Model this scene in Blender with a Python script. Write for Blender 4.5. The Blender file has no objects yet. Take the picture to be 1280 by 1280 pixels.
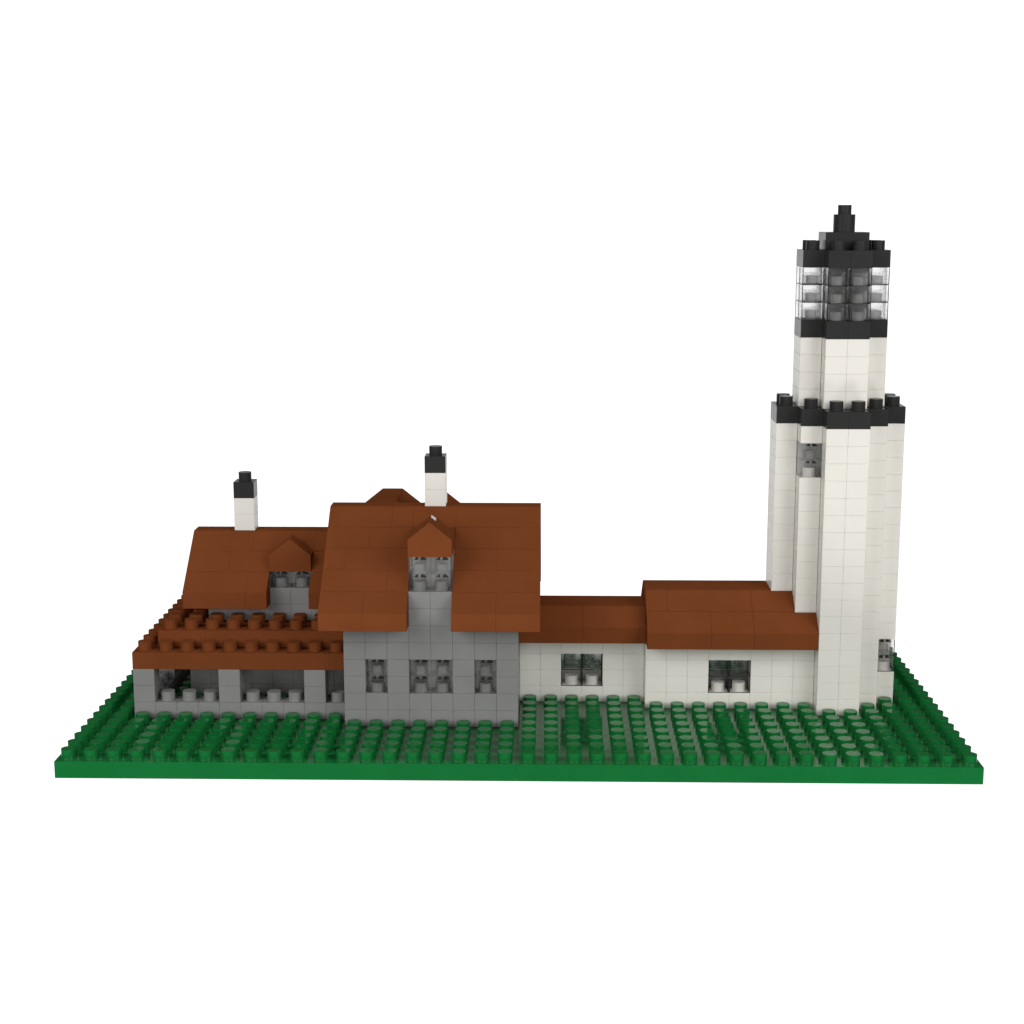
import bpy, math, random
from mathutils import Matrix, Vector

S = bpy.context.scene
COL = S.collection
S.unit_settings.system = 'METRIC'
S.unit_settings.scale_length = 0.004          # one unit = one stud pitch of 4 mm
random.seed(7)
H = 0.8007                                    # brick height in stud pitches
T = 0.7595                                    # baseplate thickness
SR, SH = 0.312, 0.43                          # stud radius and height

# ------------------------------------------------------------------ materials
def plastic(name, col, rough=0.12, var=0.05, bump=0.012, ior=1.5, spec=0.5):
    m = bpy.data.materials.new(name); m.use_nodes = True
    nt = m.node_tree; N = nt.nodes; L = nt.links
    b = N['Principled BSDF']
    tc = N.new('ShaderNodeTexCoord')
    n1 = N.new('ShaderNodeTexNoise'); n1.inputs['Scale'].default_value = 0.55; n1.inputs['Detail'].default_value = 3
    L.new(tc.outputs['Object'], n1.inputs['Vector'])
    mr = N.new('ShaderNodeMapRange')
    mr.inputs['From Min'].default_value = 0.3; mr.inputs['From Max'].default_value = 0.7
    mr.inputs['To Min'].default_value = 1 - var; mr.inputs['To Max'].default_value = 1 + var
    L.new(n1.outputs['Fac'], mr.inputs['Value'])
    mx = N.new('ShaderNodeVectorMath'); mx.operation = 'SCALE'
    mx.inputs[0].default_value = col
    L.new(mr.outputs['Result'], mx.inputs['Scale'])
    L.new(mx.outputs['Vector'], b.inputs['Base Color'])
    n2 = N.new('ShaderNodeTexNoise'); n2.inputs['Scale'].default_value = 2.3; n2.inputs['Detail'].default_value = 4
    L.new(tc.outputs['Object'], n2.inputs['Vector'])
    r = N.new('ShaderNodeMapRange')
    r.inputs['To Min'].default_value = rough * 0.75; r.inputs['To Max'].default_value = rough * 1.3
    L.new(n2.outputs['Fac'], r.inputs['Value'])
    L.new(r.outputs['Result'], b.inputs['Roughness'])
    if bump:
        bp = N.new('ShaderNodeBump'); bp.inputs['Strength'].default_value = bump; bp.inputs['Distance'].default_value = 0.1
        L.new(n2.outputs['Fac'], bp.inputs['Height']); L.new(bp.outputs['Normal'], b.inputs['Normal'])
    b.inputs['IOR'].default_value = ior
    b.inputs['Specular IOR Level'].default_value = spec
    return m

GREEN = plastic('green_plastic', (0.0085, 0.170, 0.038), 0.09, ior=1.42)
BROWN = plastic('brown_plastic', (0.194, 0.056, 0.0185), 0.3, spec=0.0)
WHITE = plastic('cream_white_plastic', (0.83, 0.81, 0.755), 0.25, 0.02, spec=0.08)
GREY = plastic('grey_plastic', (0.266, 0.268, 0.266), 0.25, spec=0.1)
LIGHT = plastic('light_grey_plastic', (0.66, 0.66, 0.655), 0.3, spec=0.1)
DARK = plastic('dark_grey_plastic', (0.19, 0.19, 0.19), 0.3, spec=0.1)
BLACK = plastic('black_plastic', (0.0335, 0.0335, 0.0335), 0.2, spec=0.05)

def make_glass(name, see, haze, grey):
    """clear moulded plastic: part refracting, part passing light straight through its thin walls, a little haze"""
    m = bpy.data.materials.new(name); m.use_nodes = True
    nt = m.node_tree; N = nt.nodes; L = nt.links
    b = N['Principled BSDF']
    b.inputs['Base Color'].default_value = (0.95, 0.95, 0.95, 1)
    b.inputs['Transmission Weight'].default_value = 1
    b.inputs['Roughness'].default_value = 0.0
    b.inputs['IOR'].default_value = 1.45
    tr = N.new('ShaderNodeBsdfTransparent'); tr.inputs['Color'].default_value = (0.96, 0.96, 0.96, 1)
    mx = N.new('ShaderNodeMixShader'); mx.inputs['Fac'].default_value = see
    L.new(b.outputs['BSDF'], mx.inputs[1]); L.new(tr.outputs['BSDF'], mx.inputs[2])
    df = N.new('ShaderNodeBsdfDiffuse'); df.inputs['Color'].default_value = (grey, grey, grey, 1)
    mh = N.new('ShaderNodeMixShader'); mh.inputs['Fac'].default_value = haze
    L.new(mx.outputs['Shader'], mh.inputs[1]); L.new(df.outputs['BSDF'], mh.inputs[2])
    L.new(mh.outputs['Shader'], N['Material Output'].inputs['Surface'])
    return m
GLASS = make_glass('clear_plastic', 0.74, 0.02, 0.3)
FROST = make_glass('clear_plastic_stud', 0.6, 0.32, 0.55)
CLEAR = make_glass('clear_plastic_thin', 0.88, 0.0, 0.3)
LANTERN = make_glass('clear_plastic_lantern', 0.48, 0.02, 0.3)

def glow(name, s):
    m = bpy.data.materials.new(name); m.use_nodes = True
    N = m.node_tree.nodes; L = m.node_tree.links
    b = N['Principled BSDF']
    b.inputs['Base Color'].default_value = (0.8, 0.8, 0.8, 1)
    b.inputs['Roughness'].default_value = 0.9
    b.inputs['Specular IOR Level'].default_value = 0.0
    b.inputs['Emission Color'].default_value = (1, 1, 1, 1)
    b.inputs['Emission Strength'].default_value = s
    return m
BACKLIT = glow('backlit_white_acrylic', 1.15)  # emission added so the backdrop shows as blank white

# ------------------------------------------------------------------ mesh building
class MB:
    def __init__(s): s.v = []; s.f = []; s.sm = []
    def add(s, vs, fs, smooth=False):
        o = len(s.v); s.v += [tuple(v) for v in vs]
        for f in fs: s.f.append([o + i for i in f]); s.sm.append(smooth)
    def prism(s, poly, a0, a1, axis=0, c=0.015):
        """convex polygon (counter-clockwise in its own plane) swept from a0 to a1 with bevelled edges"""
        n = len(poly)
        area = sum(poly[i][0] * poly[(i+1) % n][1] - poly[(i+1) % n][0] * poly[i][1] for i in range(n))
        if area < 0: poly = poly[::-1]
        def P(p, a):
            return (a, p[0], p[1]) if axis == 0 else ((p[0], a, p[1]) if axis == 1 else (p[0], p[1], a))
        if c <= 0:
            vs = [P(p, a0) for p in poly] + [P(p, a1) for p in poly]
            fs = [[i, (i+1) % n, n + (i+1) % n, n + i] for i in range(n)] + [list(range(n))[::-1], list(range(n, 2*n))]
        else:
            ring = []; inn = []
            for i in range(n):
                p = poly[i]; q = poly[(i+1) % n]
                dx, dy = q[0]-p[0], q[1]-p[1]; l = math.hypot(dx, dy); dx /= l; dy /= l
                nx, ny = -dy, dx
                for r in ((p[0]+dx*c, p[1]+dy*c), (q[0]-dx*c, q[1]-dy*c)):
                    ring.append(r); inn.append((r[0]+nx*c, r[1]+ny*c))
            m = 2*n
            vs = [P(p, a0) for p in inn] + [P(p, a0+c) for p in ring] + [P(p, a1-c) for p in ring] + [P(p, a1) for p in inn]
            fs = [list(range(m))[::-1]]
            for k in range(3):
                for i in range(m):
                    j = (i+1) % m
                    fs.append([k*m+i, k*m+j, (k+1)*m+j, (k+1)*m+i])
            fs.append(list(range(3*m, 4*m)))
        if axis == 1: fs = [f[::-1] for f in fs]
        s.add(vs, fs)
    def box(s, x0, x1, y0, y1, z0, z1, c=0.015):
        s.prism([(y0, z0), (y1, z0), (y1, z1), (y0, z1)], x0, x1, 0, c)
    def brick(s, i, j, k, w=1, d=1, n=1, c=0.014):
        g = 0.0022
        s.box(i+g, i+w-g, j+g, j+d-g, k*H+g, (k+n)*H-g, c)
    def stud(s, x, y, z, r=SR, h=SH, seg=28):
        ring = lambda zz: [(x+r*math.cos(2*math.pi*i/seg), y+r*math.sin(2*math.pi*i/seg), zz) for i in range(seg)]
        s.add(ring(z) + ring(z+h), [[i, (i+1) % seg, seg+(i+1) % seg, seg+i] for i in range(seg)], True)
        s.add(ring(z+h), [list(range(seg))])
        s.add(ring(z), [list(range(seg))[::-1]])
    def clear_brick(s, i, j, k, g=0.012, frost=True, recess=False, edges=False):
        """hollow clear brick: four walls and a top around a cavity open below, its own stud on top"""
        x0, x1, y0, y1, z0, z1 = i+g, i+1-g, j+g, j+1-g, k*H+0.006, (k+1)*H-0.006
        hw, ch = 0.315, 0.58
        cx, cy = i+.5, j+.5
        o = [(x0,y0),(x1,y0),(x1,y1),(x0,y1)]; q = [(cx-hw,cy-hw),(cx+hw,cy-hw),(cx+hw,cy+hw),(cx-hw,cy+hw)]
        vs = [(a,b,z0) for a,b in o] + [(a,b,z1) for a,b in o] + [(a,b,z0) for a,b in q] + [(a,b,z0+ch) for a,b in q]
        fs = [[4,5,6,7], [15,14,13,12]]
        for a in range(4):
            b = (a+1) % 4
            fs += [[a, b, 4+b, 4+a], [b, a, 8+a, 8+b], [8+b, 8+a, 12+a, 12+b]]
        s.add(vs, fs)
        n = len(s.f); s.stud(cx, cy, z1+0.004, r=0.27, h=SH-0.02)
        if frost: s.frost = getattr(s, 'frost', []) + list(range(n, len(s.f)))
        if edges:                                   # dark refraction lines put in as black bars along the brick's edges
            n = len(s.f); e = .032
            for a, b in ((x0, y0), (x1 - e, y0), (x0, y1 - e), (x1 - e, y1 - e)):
                s.box(a, a + e, b, b + e, z0 + .02, z1 - .02, 0)
            s.box(x0, x1, y0, y0 + e, k*H - .004, k*H + .024, 0); s.box(x0, x1, y1 - e, y1, k*H - .004, k*H + .024, 0)
            s.box(x0, x0 + e, y0 + e, y1 - e, k*H - .004, k*H + .024, 0); s.box(x1 - e, x1, y0 + e, y1 - e, k*H - .004, k*H + .024, 0)
            s.dark = getattr(s, 'dark', []) + list(range(n, len(s.f)))
        if recess:                                  # dark refraction marks put in as black wedges under the top face
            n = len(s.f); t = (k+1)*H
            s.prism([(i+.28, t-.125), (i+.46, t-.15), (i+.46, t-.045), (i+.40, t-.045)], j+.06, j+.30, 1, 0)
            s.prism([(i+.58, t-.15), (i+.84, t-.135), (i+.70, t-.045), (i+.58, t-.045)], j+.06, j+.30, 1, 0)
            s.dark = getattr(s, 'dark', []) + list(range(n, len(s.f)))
    def build(s, name, mat, parent=None, origin=None):
        me = bpy.data.meshes.new(name)
        v = s.v
        if origin is not None:
            v = [(a-origin[0], b-origin[1], c-origin[2]) for a, b, c in v]
        me.from_pydata(v, [], s.f)
        me.polygons.foreach_set('use_smooth', s.sm)
        me.materials.append(mat)
        if getattr(s, 'frost', None):
            me.materials.append(FROST)
            for q in s.frost: me.polygons[q].material_index = 1
        if getattr(s, 'dark', None):
            me.materials.append(BLACK)
            for q in s.dark: me.polygons[q].material_index = len(me.materials) - 1
        me.update()
        o = bpy.data.objects.new(name, me); COL.objects.link(o)
        if origin is not None: o.location = origin
        if parent is not None:
            o.parent = parent
            o.matrix_parent_inverse = Matrix.Translation(parent.matrix_world_loc).inverted() if hasattr(parent, 'matrix_world_loc') else Matrix()
        return o

def thing(name, label, cat, loc, group=None):
    o = bpy.data.objects.new(name, None); COL.objects.link(o)
    o.empty_display_size = 0.5
    o.location = loc
    o['label'] = label; o['category'] = cat
    if group: o['group'] = group
    return o

def wloc(o):
    l = Vector((0, 0, 0))
    while o is not None: l += o.location; o = o.parent
    return l
def part(mb, name, mat, parent, label=None):
    """mesh given in world coordinates, origin at its parent's place"""
    w = wloc(parent)
    me_o = mb.build(name, mat, None, None)
    me_o.data.transform(Matrix.Translation(-w))
    me_o.parent = parent
    if label: me_o['label'] = label
    return me_o
STUD = {}
def studs(parent, mat, spots, r=SR, h=SH, name='stud'):
    key = (mat.name, r, h)
    if key not in STUD:
        mb = MB(); mb.stud(0, 0, 0, r, h)
        o = mb.build(name, mat); STUD[key] = o.data
        COL.objects.unlink(o); bpy.data.objects.remove(o)
    w = wloc(parent)
    for x, y, z in spots:
        o = bpy.data.objects.new(name, STUD[key]); COL.objects.link(o)
        o.parent = parent
        o.location = Vector((x, y, z - 0.004)) - w
    return

def roof_courses(mb, x0, x1, y0, k0, n, back=1, skip=(), c=0.012, eave=True, xcut=None, fixed=None):
    """sloping roof bricks: course j runs from (y0+j, k0+1+j) up one brick to (y0+j+1, ...)"""
    g = 0.022
    for j in range(n):
        a = x0; first = True
        xe = x1 if xcut is None else xcut(j)
        while a < xe - 0.01:
            w = random.choice((2, 2, 3, 3, 4)) if not first else random.choice((1, 2, 3))
            first = False
            b = min(a + w, xe)
            if xe - b < 1: b = xe
            for sx0, sx1 in skip:
                if a < sx0 < b: b = sx0
            inside = any(a >= sx0 - .01 and b <= sx1 + .01 for sx0, sx1 in skip)
            if any(a >= sx0 - .01 and a < sx1 - .01 for sx0, sx1 in skip):
                a = [sx1 for sx0, sx1 in skip if a >= sx0 - .01 and a < sx1 - .01][0]; first = False
                continue
            y = y0 + j; z = (k0 + 1 + j) * H
            if j == 0:
                poly = [(y, z - H), (y + 1.0 - g, z - H), (y + 1.0 - g, z + H - g*H), (y, z)]
            else:
                poly = [(y + g, z + g*H), (y + g, z - 0.25*H), (y + 1.0 - g, z - 0.25*H), (y + 1.0 - g, z + H - g*H)]
            mb.prism(poly, a, b, 0, c)
            a = b

def mirror_courses(mb, x0, x1, y1, k0, n, skip=(), c=0.022):
    """the same on the far side, eave at y1"""
    for j in range(n):
        segs = []; a = x0
        for sx0, sx1 in sorted(skip):
            if sx0 > a: segs.append((a, sx0))
            a = sx1
        if a < x1: segs.append((a, x1))
        y = y1 - j; z = (k0 + 1 + j) * H
        poly = [(y, z - H), (y, z), (y - 1, z + H), (y - 1, z - H)] if j == 0 else [(y, z - 0.25*H), (y, z), (y - 1, z + H), (y - 1, z - 0.25*H)]
        for a, b in segs: mb.prism(poly, a, b, 0, c)

def flat_top(mb, x0, x1, y0, y1, k, c=0.009, depth=0.4):
    a = x0
    while a < x1 - .01:
        b = min(a + random.choice((2, 3, 4)), x1)
        mb.box(a, b, y0, y1, k*H - depth, k*H, c); a = b

def ring_cells(rows):
    """rows: {row: (col0, col1)}; returns the outer ring and all cells"""
    cells = {(i, r) for r, (a, b) in rows.items() for i in range(a, b)}
    ring = {(i, r) for (i, r) in cells if not {(i+1, r), (i-1, r), (i, r+1), (i, r-1)} <= cells}
    return ring, cells

# ------------------------------------------------------------------ base plates
BUILT = set()
for i in range(12, 20):
    for j in range(5, 14): BUILT.add((i, j))
for i in range(4, 12):
    for j in range(9, 14): BUILT.add((i, j))
for i in range(20, 26):
    for j in (9, 10): BUILT.add((i, j))
for i in range(26, 34):
    for j in range(8, 12): BUILT.add((i, j))
TOW = {7: (34, 36), 8: (33, 37), 9: (32, 38), 10: (32, 38), 11: (33, 37), 12: (34, 36)}
UPP = {8: (34, 36), 9: (33, 37), 10: (33, 37), 11: (34, 36)}
for r, (a, b) in TOW.items():
    for i in range(a, b): BUILT.add((i, r))
for i in range(2, 12): BUILT.add((i, 6))
for j in range(7, 17): BUILT.add((2, j))
INNER = {(i, j) for (i, j) in BUILT if {(i+1, j), (i-1, j), (i, j+1), (i, j-1)} <= BUILT}
SEETHRU = {(i, j) for i in range(20, 34) for j in range(9, 11)}

def baseplate(x0, label):
    t = thing('baseplate', label, 'baseplate', (x0 + 10, 10, -T), 'green studded baseplates')
    mb = MB(); mb.box(x0 + .001, x0 + 20 - .001, 0, 20, -T, 0, 0.009)
    pl = part(mb, 'plate', GREEN, t)
    spots = [(i, j) for j in range(20) for i in range(x0, x0 + 20) if (i, j) not in BUILT]
    near = spots[:100]; far = spots[100:]
    studs(t, GREEN, [(i + .5, j + .5, 0) for i, j in near])
    mb = MB()
    for i, j in far: mb.stud(i + .5, j + .5, -0.004, seg=20)
    o = part(mb, 'rear_studs', GREEN, t); o['kind'] = 'stuff'
baseplate(0, 'green studded baseplate, left half, carrying the grey houses and porch')
baseplate(20, 'green studded baseplate, right half, carrying the white lighthouse and sheds')

# ------------------------------------------------------------------ lighthouse
t = thing('lighthouse', 'tall cream white brick lighthouse with black gallery and clear lantern room', 'lighthouse', (35, 10, 0))
ring, cells = ring_cells(TOW)
win_front = {(33, 8, 14), (33, 8, 15)}
win_low = {(37, 9, 2), (37, 9, 3)}
wins = win_front | win_low
mb = MB()
for k in range(17):
    for (i, j) in sorted(ring):
        if (i, j, k) in wins: continue
        mb.brick(i, j, k)
mb.stud(33.5, 8.5, 14*H - .01); mb.stud(37.5, 9.5, 2*H - .01)
part(mb, 'tower_wall', WHITE, t)
for ws in (win_front, win_low):
    mb = MB()
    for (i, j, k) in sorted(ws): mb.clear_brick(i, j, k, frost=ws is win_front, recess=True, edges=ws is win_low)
    part(mb, 'window', GLASS, t)
mb = MB(); mb.box(33.03, 36.97, 9.03, 10.97, 12*H, 17*H - .004, .01)
mb.box(33.03, 36.97, 9.03, 10.97, .02, 6*H, .01)
part(mb, 'inner_wall', LIGHT, t)
mb = MB()
for (i, j) in sorted(cells):
    mb.brick(i, j, 17, c=0.008)
gal = part(mb, 'gallery', BLACK, t)
uring, ucells = ring_cells(UPP)
studs(gal, BLACK, [(i + .5, j + .5, 18*H) for (i, j) in sorted(cells - ucells)])
mb = MB()
for k in range(18, 22):
    for (i, j) in sorted(uring): mb.brick(i, j, k)
part(mb, 'upper_wall', WHITE, t)
mb = MB()
for (i, j) in sorted(ucells): mb.brick(i, j, 22, c=0.008)
part(mb, 'lantern_floor', BLACK, t)
for k in range(23, 26):
    for (i, j) in sorted(uring):
        mb = MB(); mb.clear_brick(i, j, k, edges=True)
        if k == 23:
            n = len(mb.f); mb.stud(i + .5, j + .5, k*H + .004, r=.27, h=SH - .02); mb.frost += list(range(n, len(mb.f)))
        part(mb, 'lantern_pane', LANTERN, t)
mb = MB()
for k in range(23, 26): mb.box(34.03, 35.97, 9.03, 10.97, k*H + .002, (k+1)*H - .002, 0.02)
part(mb, 'lantern_core', DARK, t)
mb = MB()
for (i, j) in sorted(ucells): mb.brick(i, j, 26, c=0.008)
rim = part(mb, 'lantern_roof', BLACK, t)
studs(rim, BLACK, [(i + .5, j + .5, 27*H) for (i, j) in sorted(uring) ])
mb = MB(); mb.box(34, 36, 9, 11, 27*H, 28*H, 0.01)
part(mb, 'roof_cap', BLACK, t)
mb = MB(); mb.stud(35, 10, 28*H, r=0.5, h=H, seg=40)
fin = part(mb, 'finial', BLACK, t)
studs(fin, BLACK, [(35, 10, 29*H)])

# ------------------------------------------------------------------ grey main house
def chimney(t, x, y, k, mat_w=WHITE):
    mb = MB(); mb.brick(x, y, k, c=.012); mb.brick(x, y, k+1, c=.012)
    mb.box(x + .1, x + .9, y + .1, y + .9, (k-2)*H, k*H, 0)
    ch = part(mb, 'chimney', mat_w, t)
    mb = MB(); mb.brick(x, y, k+2, c=.012); mb.stud(x + .5, y + .5, (k+3)*H - .01)
    part(mb, 'chimney_cap', BLACK, ch)

def window(t, cells_, parent_name='window', frost=True, recess=True, mat=None, edges=False):
    mb = MB()
    for (i, j, k) in cells_: mb.clear_brick(i, j, k, frost=frost, recess=recess, edges=edges)
    return part(mb, parent_name, mat or GLASS, t)

t = thing('main_house', 'tall grey brick house with big brown roof, dormer and white chimney', 'house', (16, 9.5, 0))
W = [[(13, 5, 2), (13, 5, 3)], [(15, 5, 2), (15, 5, 3), (16, 5, 2), (16, 5, 3)], [(18, 5, 2), (18, 5, 3)]]
DW = [(15, 5, 8), (15, 5, 9), (16, 5, 8), (16, 5, 9)]
wc = {c for w in W for c in w}
mb = MB()
foot = {(i, j) for i in range(12, 20) for j in range(5, 14)}
shell = {(i, j) for (i, j) in foot if i in (12, 19) or j in (5, 13)}
for k in range(6):
    for (i, j) in sorted(shell):
        if (i, j, k) not in wc: mb.brick(i, j, k)
for w in W:
    for (i, j, k) in w:
        if k == 2: mb.stud(i + .5, j + .5, 2*H - .01)
# side gables under the roof slope
for k in range(6, 11):
    d = k - 5
    for j in range(5 + d - 1 + 0, 14 - d + 1):
        for i in (12, 19):
            if j >= 5 + d and j < 14 - d: mb.brick(i, j, k)
part(mb, 'wall', GREY, t)
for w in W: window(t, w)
# an inner partition of grey bricks seen through the panes
mb = MB()
mb.box(12.02 + 1, 18.98, 6.03, 6.4, 0.01, 6*H, 0.01)
part(mb, 'inner_wall', LIGHT, t)
mb = MB()
roof_courses(mb, 11, 21, 4, 6, 5, skip=((15, 17),))
flat_top(mb, 11, 21, 9, 10, 12)
mirror_courses(mb, 11, 21, 15, 6, 5, skip=((12, 17),))
# the front slope above the dormer
for j in (3, 4):
    z = (7 + j)*H; y = 4 + j
    mb.prism([(y, z), (y, z - .25*H), (y + 1, z - .25*H), (y + 1, z + H)], 15, 17, 0, .009)
# solid bed under the slopes
mb.prism([(9.0, 11.2*H), (9.9, 11.7*H), (10.8, 11.2*H), (13.6, 6.2*H), (5.4, 6.2*H)][::-1], 11.04, 12.0, 0, 0)
mb.prism([(9.0, 11.2*H), (9.9, 11.7*H), (10.8, 11.2*H), (13.6, 6.2*H), (5.4, 6.2*H)][::-1], 20.0, 20.96, 0, 0)
roof = part(mb, 'roof', BROWN, t)
# front dormer
mb = MB()
for k in (6, 7):
    for i in (15, 16): mb.brick(i, 5, k)
mb.stud(15.5, 5.5, 8*H - .01); mb.stud(16.5, 5.5, 8*H - .01)
for k in (6, 7, 8, 9):
    mb.box(15.0, 15.12, 6.0, 8.0, k*H, (k+1)*H, .01); mb.box(16.88, 17.0, 6.0, 8.0, k*H, (k+1)*H, .01)
dm = part(mb, 'dormer', GREY, t)
mb = MB(); mb.box(15.13, 16.87, 6.03, 6.4, 6*H, 10*H, .01); part(mb, 'inner_wall', LIGHT, dm)
mb = MB()
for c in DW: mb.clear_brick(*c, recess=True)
part(mb, 'dormer_window', GLASS, dm)
mb = MB()
mb.prism([(15, 10*H), (17, 10*H), (17, 11*H), (16, 12*H), (15, 11*H)], 5, 6, 1, .008)
mb.prism([(15, 10*H), (17, 10*H), (17, 11*H), (16, 12*H), (15, 11*H)], 6, 7, 1, .008)
mb.prism([(15, 10*H), (17, 10*H), (17, 11*H), (15, 11*H)], 7, 8, 1, .008)
dr = part(mb, 'dormer_roof', BROWN, dm)
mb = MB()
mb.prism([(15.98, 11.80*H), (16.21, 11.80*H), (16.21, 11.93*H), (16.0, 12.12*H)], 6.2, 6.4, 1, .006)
part(mb, 'roof_tip', LIGHT, dm)  # pale chip put in for a spot of light leaking at the ridge
# rear dormers: one with a flat ridge, one with a pointed gable
for (poly, x0, x1, ws) in (([(12, 10*H), (15, 10*H), (15, 11*H), (14, 12*H - .004), (13, 12*H - .004), (12, 11*H)], 12, 15, (12, 13, 14)),
                           ([(15, 10*H), (17, 10*H), (17, 11*H), (16, 12*H - .004), (15, 11*H)], 15, 17, (15, 16))):
    mb = MB()
    for k in (6, 7, 8, 9):
        for i in ws:
            mb.brick(i, 13, k)
    rd = part(mb, 'rear_dormer', GREY, t)
    mb = MB()
    for y in (10, 11, 12, 13): mb.prism(poly, y + (.002 if y > 10 else .01), y + 1, 1, .008)
    part(mb, 'rear_dormer_roof', BROWN, rd)
chimney(t, 15.5, 9, 12)

# ------------------------------------------------------------------ left wing with porch
t = thing('porch_house', 'lower grey house wing with brown roof, white chimney and studded open porch', 'house', (7, 11, 0))
mb = MB()
for k in range(4):
    for i in range(4, 12): mb.brick(i, 9, k)
    for j in range(10, 14): mb.brick(4, j, k)
    for i in range(5, 12): mb.brick(i, 13, k)
for k in range(4, 6):
    for i in range(5, 12): mb.brick(i, 9, k); mb.brick(i, 13, k)
    for j in range(10, 13): mb.brick(5, j, k)
for k in range(6, 9):
    d = k - 5
    for j in range(9 + d, 14 - d): mb.brick(5, j, k)
part(mb, 'wall', GREY, t)
# porch: a low wall and square pillars along the front and the left side
mb = MB()
for i in range(2, 12): mb.brick(i, 6, 0)
for j in range(7, 17): mb.brick(2, j, 0)
rail = part(mb, 'porch_wall', GREY, t)
PIL = [(2, 6), (6, 6), (10, 6), (2, 10), (2, 14)]
studs(rail, GREY, [(i + .5, 6.5, H) for i in range(3, 12) if (i, 6) not in PIL] + [(2.5, j + .5, H) for j in range(7, 17) if (2, j) not in PIL])
for (i, j) in PIL:
    mb = MB()
    for k in (1, 2): mb.brick(i, j, k)
    part(mb, 'porch_pillar', GREY, t)
mb = MB()
for (a, b) in ((2, 4), (4, 7), (7, 9), (9, 11), (11, 12)):
    mb.box(a, b, 6, 8, 3*H, 4*H, .008)
for j in range(8, 17, 3):
    mb.box(2, 4, j, min(j + 3, 17), 3*H, 4*H, .008)
pr = part(mb, 'porch_roof', BROWN, t)
studs(pr, BROWN, [(i + .5, 6.5, 4*H) for i in range(2, 12)] + [(2.5, j + .5, 4*H) for j in range(7, 17)])
mb = MB()
for (a, b) in ((3, 5), (5, 8), (8, 10), (10, 12)):
    mb.box(a, b, 7, 8, 4*H, 5*H, .008)
    mb.box(a, b, 8, 9, 4*H, 5*H, .008)
for j in range(9, 17, 2): mb.box(3, 5 - .003, j, min(j + 2, 17), 4*H, 5*H, .008)
pu = part(mb, 'upper_porch_roof', BROWN, t)
studs(pu, BROWN, [(i + .5, j + .5, 5*H) for i in range(3, 12) for j in (7, 8)] + [(i + .5, j + .5, 5*H) for i in (3, 4) for j in range(9, 17)])
mb = MB()
roof_courses(mb, 4, 12, 8, 6, 3, skip=((8, 10),))
flat_top(mb, 4, 12, 11, 12, 10)
mirror_courses(mb, 4, 12, 15, 6, 3)
z = 9*H
mb.prism([(10, z), (10, z - .25*H), (11, z - .25*H), (11, z + H)], 8, 10, 0, .009)
mb.prism([(11.0, 9.4*H), (12.0, 9.4*H), (14, 6.3*H), (9.2, 6.3*H)][::-1], 4.04, 5.0, 0, 0)
part(mb, 'roof', BROWN, t)
mb = MB()
for i in (8, 9): mb.brick(i, 9, 6)
mb.stud(8.5, 9.5, 7*H - .01); mb.stud(9.5, 9.5, 7*H - .01)
for k in (6, 7):
    mb.box(8.0, 8.12, 10.0, 11.0, k*H, (k+1)*H, .01); mb.box(9.88, 10.0, 10.0, 11.0, k*H, (k+1)*H, .01)
mb.box(7.86, 7.985, 9.08, 11, 6*H, 8*H, .01); mb.box(10.015, 10.14, 9.08, 11, 6*H, 8*H, .01)
dm = part(mb, 'dormer', GREY, t)
mb = MB(); mb.box(8.13, 9.87, 10.03, 10.4, 6*H, 8*H, .01); part(mb, 'inner_wall', LIGHT, dm)
mb = MB()
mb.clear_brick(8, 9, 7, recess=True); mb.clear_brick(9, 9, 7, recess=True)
part(mb, 'dormer_window', GLASS, dm)
mb = MB()
mb.prism([(8, 8*H), (10, 8*H), (10, 9*H), (9, 10*H), (8, 9*H)], 9, 10, 1, .008)
mb.prism([(8, 8*H), (10, 8*H), (10, 9*H), (8, 9*H)], 10, 10.5, 1, .008)
part(mb, 'dormer_roof', BROWN, dm)
chimney(t, 6, 11, 10)

# ------------------------------------------------------------------ white connecting passage
def white_shed(t, x0, x1, y0, y1, kw, wins, roof_k, roof_x1, tower=None):
    mb = MB(); wc = set(wins)
    for k in range(kw):
        for i in range(x0, x1):
            if (i, y0, k) not in wc: mb.brick(i, y0, k)
            if (i, y1 - 1, k) not in {(a, y1 - 1, c) for (a, b, c) in wins}: mb.brick(i, y1 - 1, k)
        for j in range(y0 + 1, y1 - 1):
            mb.brick(x0, j, k)
            if tower is None: mb.brick(x1 - 1, j, k)
    for (i, j, k) in wins:
        if k == min(c[2] for c in wins):
            mb.stud(i + .5, y0 + .5, k*H - .01)
    part(mb, 'wall', WHITE, t)
    window(t, wins, frost=False, recess=False, mat=CLEAR, edges=True)
    window(t, [(i, y1 - 1, k) for (i, j, k) in wins], frost=False, recess=False, mat=CLEAR)

t = thing('passage', 'low cream white passage with brown roof joining grey house to taller white shed', 'passage', (23, 10.5, 0))
white_shed(t, 20, 26, 9, 12, 4, [(22, 9, 1), (23, 9, 1), (22, 9, 2), (23, 9, 2)], 4, 26)
mb = MB()
roof_courses(mb, 20, 26, 8, 4, 1, c=.018)
flat_top(mb, 20, 26, 9, 11, 6)
flat_top(mb, 20, 26, 9, 12, 5, depth=.5)
mirror_courses(mb, 20, 26, 12, 4, 1)
part(mb, 'roof', BROWN, t)

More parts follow.
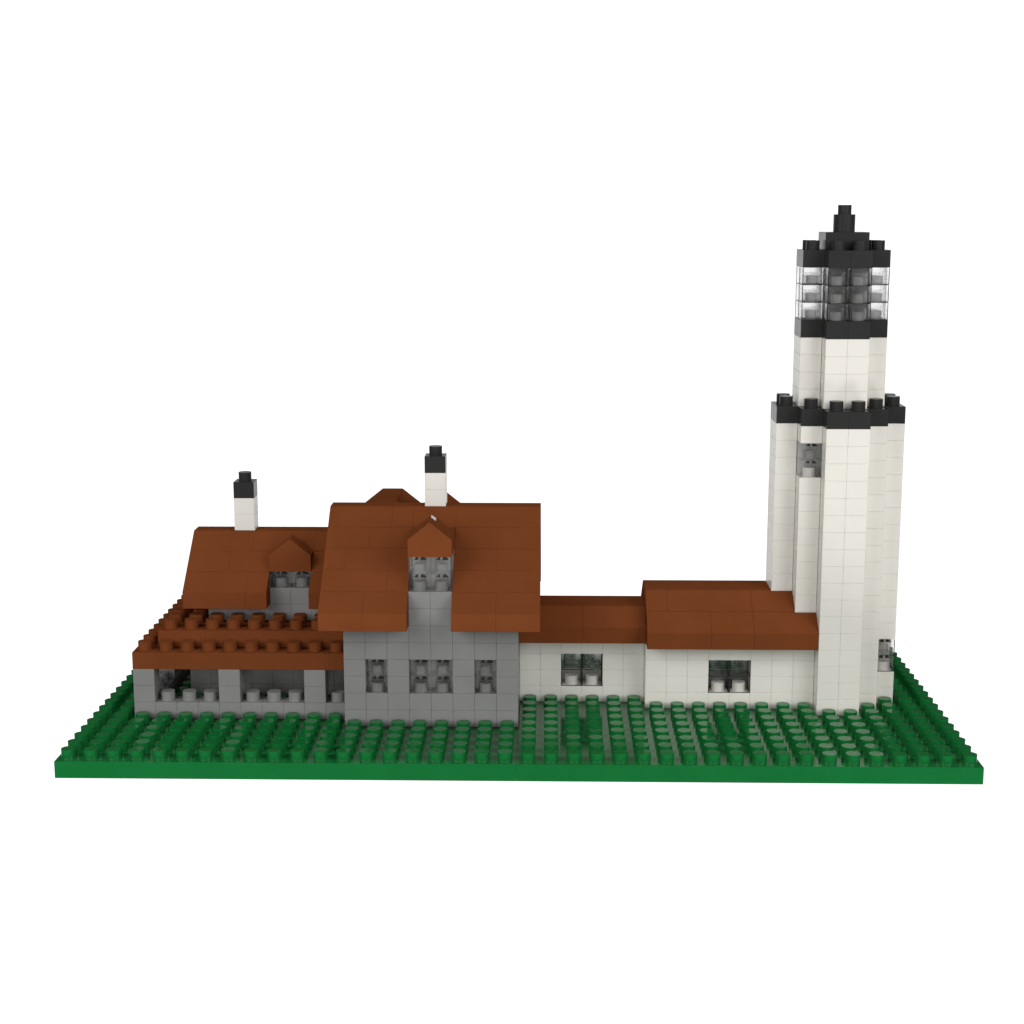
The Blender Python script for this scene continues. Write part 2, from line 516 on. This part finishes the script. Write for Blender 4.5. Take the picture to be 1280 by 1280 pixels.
t = thing('shed', 'cream white shed with taller brown roof butting against the lighthouse', 'shed', (30, 10.5, 0))
white_shed(t, 26, 33, 8, 12, 4, [(29, 8, 1), (30, 8, 1), (29, 8, 2), (30, 8, 2)], 4, 33, tower=True)
mb = MB()
roof_courses(mb, 26, 34, 7, 4, 2, c=.018, xcut=lambda j: 34 - .004 if j == 0 else 33 - .004)
mb.box(26, 32 - .004, 9, 11, 6*H, 7*H, .008)
mb.box(26.01, 32 - .004, 8.5, 11.5, 4*H, 6*H - .004, .008)
mirror_courses(mb, 26, 32 - .004, 13, 4, 2)
part(mb, 'roof', BROWN, t)

# ------------------------------------------------------------------ self-lit white backdrop, added for a blank background
mb = MB(); mb.box(-1800, 1840, 1500, 1504, -950, 238, .1)
bd = mb.build('backdrop', BACKLIT); bd['kind'] = 'structure'; bd['label'] = 'plain white backlit wall far behind the model'; bd['category'] = 'backdrop'

# ------------------------------------------------------------------ world and lamps
w = bpy.data.worlds.new('World'); S.world = w; w.use_nodes = True
bg = w.node_tree.nodes['Background']
bg.inputs['Color'].default_value = (1, 1, 1, 1); bg.inputs['Strength'].default_value = 0.04

def area(name, loc, target, size, watts, col=(1, 0.99, 0.975)):
    l = bpy.data.lights.new(name, 'AREA'); l.shape = 'SQUARE'; l.size = size; l.energy = watts; l.color = col
    o = bpy.data.objects.new(name, l); COL.objects.link(o)
    o.location = loc
    o.rotation_euler = (Vector(loc) - Vector(target)).to_track_quat('Z', 'Y').to_euler()
    return o
area('softbox', (-24, -40, 36), (18, 8, 10), 46, 24000)
area('softbox', (66, -40, 36), (24, 8, 10), 46, 24000)
area('low_softbox', (-26, -40, -42), (16, 8, 12), 22, 13500)  # added under-light, brightens upper walls while the plate shades the lower ones
area('low_softbox', (68, -40, -42), (26, 8, 12), 22, 13500)  # matching added under-light on the right
area('fill_softbox', (21, -112, 18), (21, 8, 8), 44, 24000)  # added frontal fill, lifts the shade under the eaves
area('top_softbox', (20, 34, 62), (20, 14, 0), 40, 8500)  # added overhead fill for the ground behind the buildings

# ------------------------------------------------------------------ camera
cam = bpy.data.cameras.new('camera'); co = bpy.data.objects.new('camera', cam); COL.objects.link(co)
CX, CY, CZ, yaw, pit, rol, F = 21.2432908, -65.7144181, 23.4391156, -0.0215438954, 0.186353588, -0.000621157611, 2004.16784
sy, cy, sp, cp, sr, cr = math.sin(yaw), math.cos(yaw), math.sin(pit), math.cos(pit), math.sin(rol), math.cos(rol)
fwd = Vector((sy*cp, cy*cp, -sp)); right = Vector((cy, -sy, 0)); up = right.cross(fwd)
r2 = right*cr + up*sr; u2 = -right*sr + up*cr
co.matrix_world = Matrix(((r2.x, u2.x, -fwd.x, CX), (r2.y, u2.y, -fwd.y, CY), (r2.z, u2.z, -fwd.z, CZ), (0, 0, 0, 1)))
cam.sensor_width = 36; cam.lens = F/1280*36
cam.clip_start = 0.5; cam.clip_end = 3000
S.camera = co
S.render.engine = 'CYCLES'
S.cycles.max_bounces = 16; S.cycles.transmission_bounces = 14; S.cycles.transparent_max_bounces = 16
S.render.resolution_x = 1024; S.render.resolution_y = 1024
S.view_settings.view_transform = 'Standard'; S.view_settings.look = 'None'
S.view_settings.exposure = 0; S.view_settings.gamma = 1
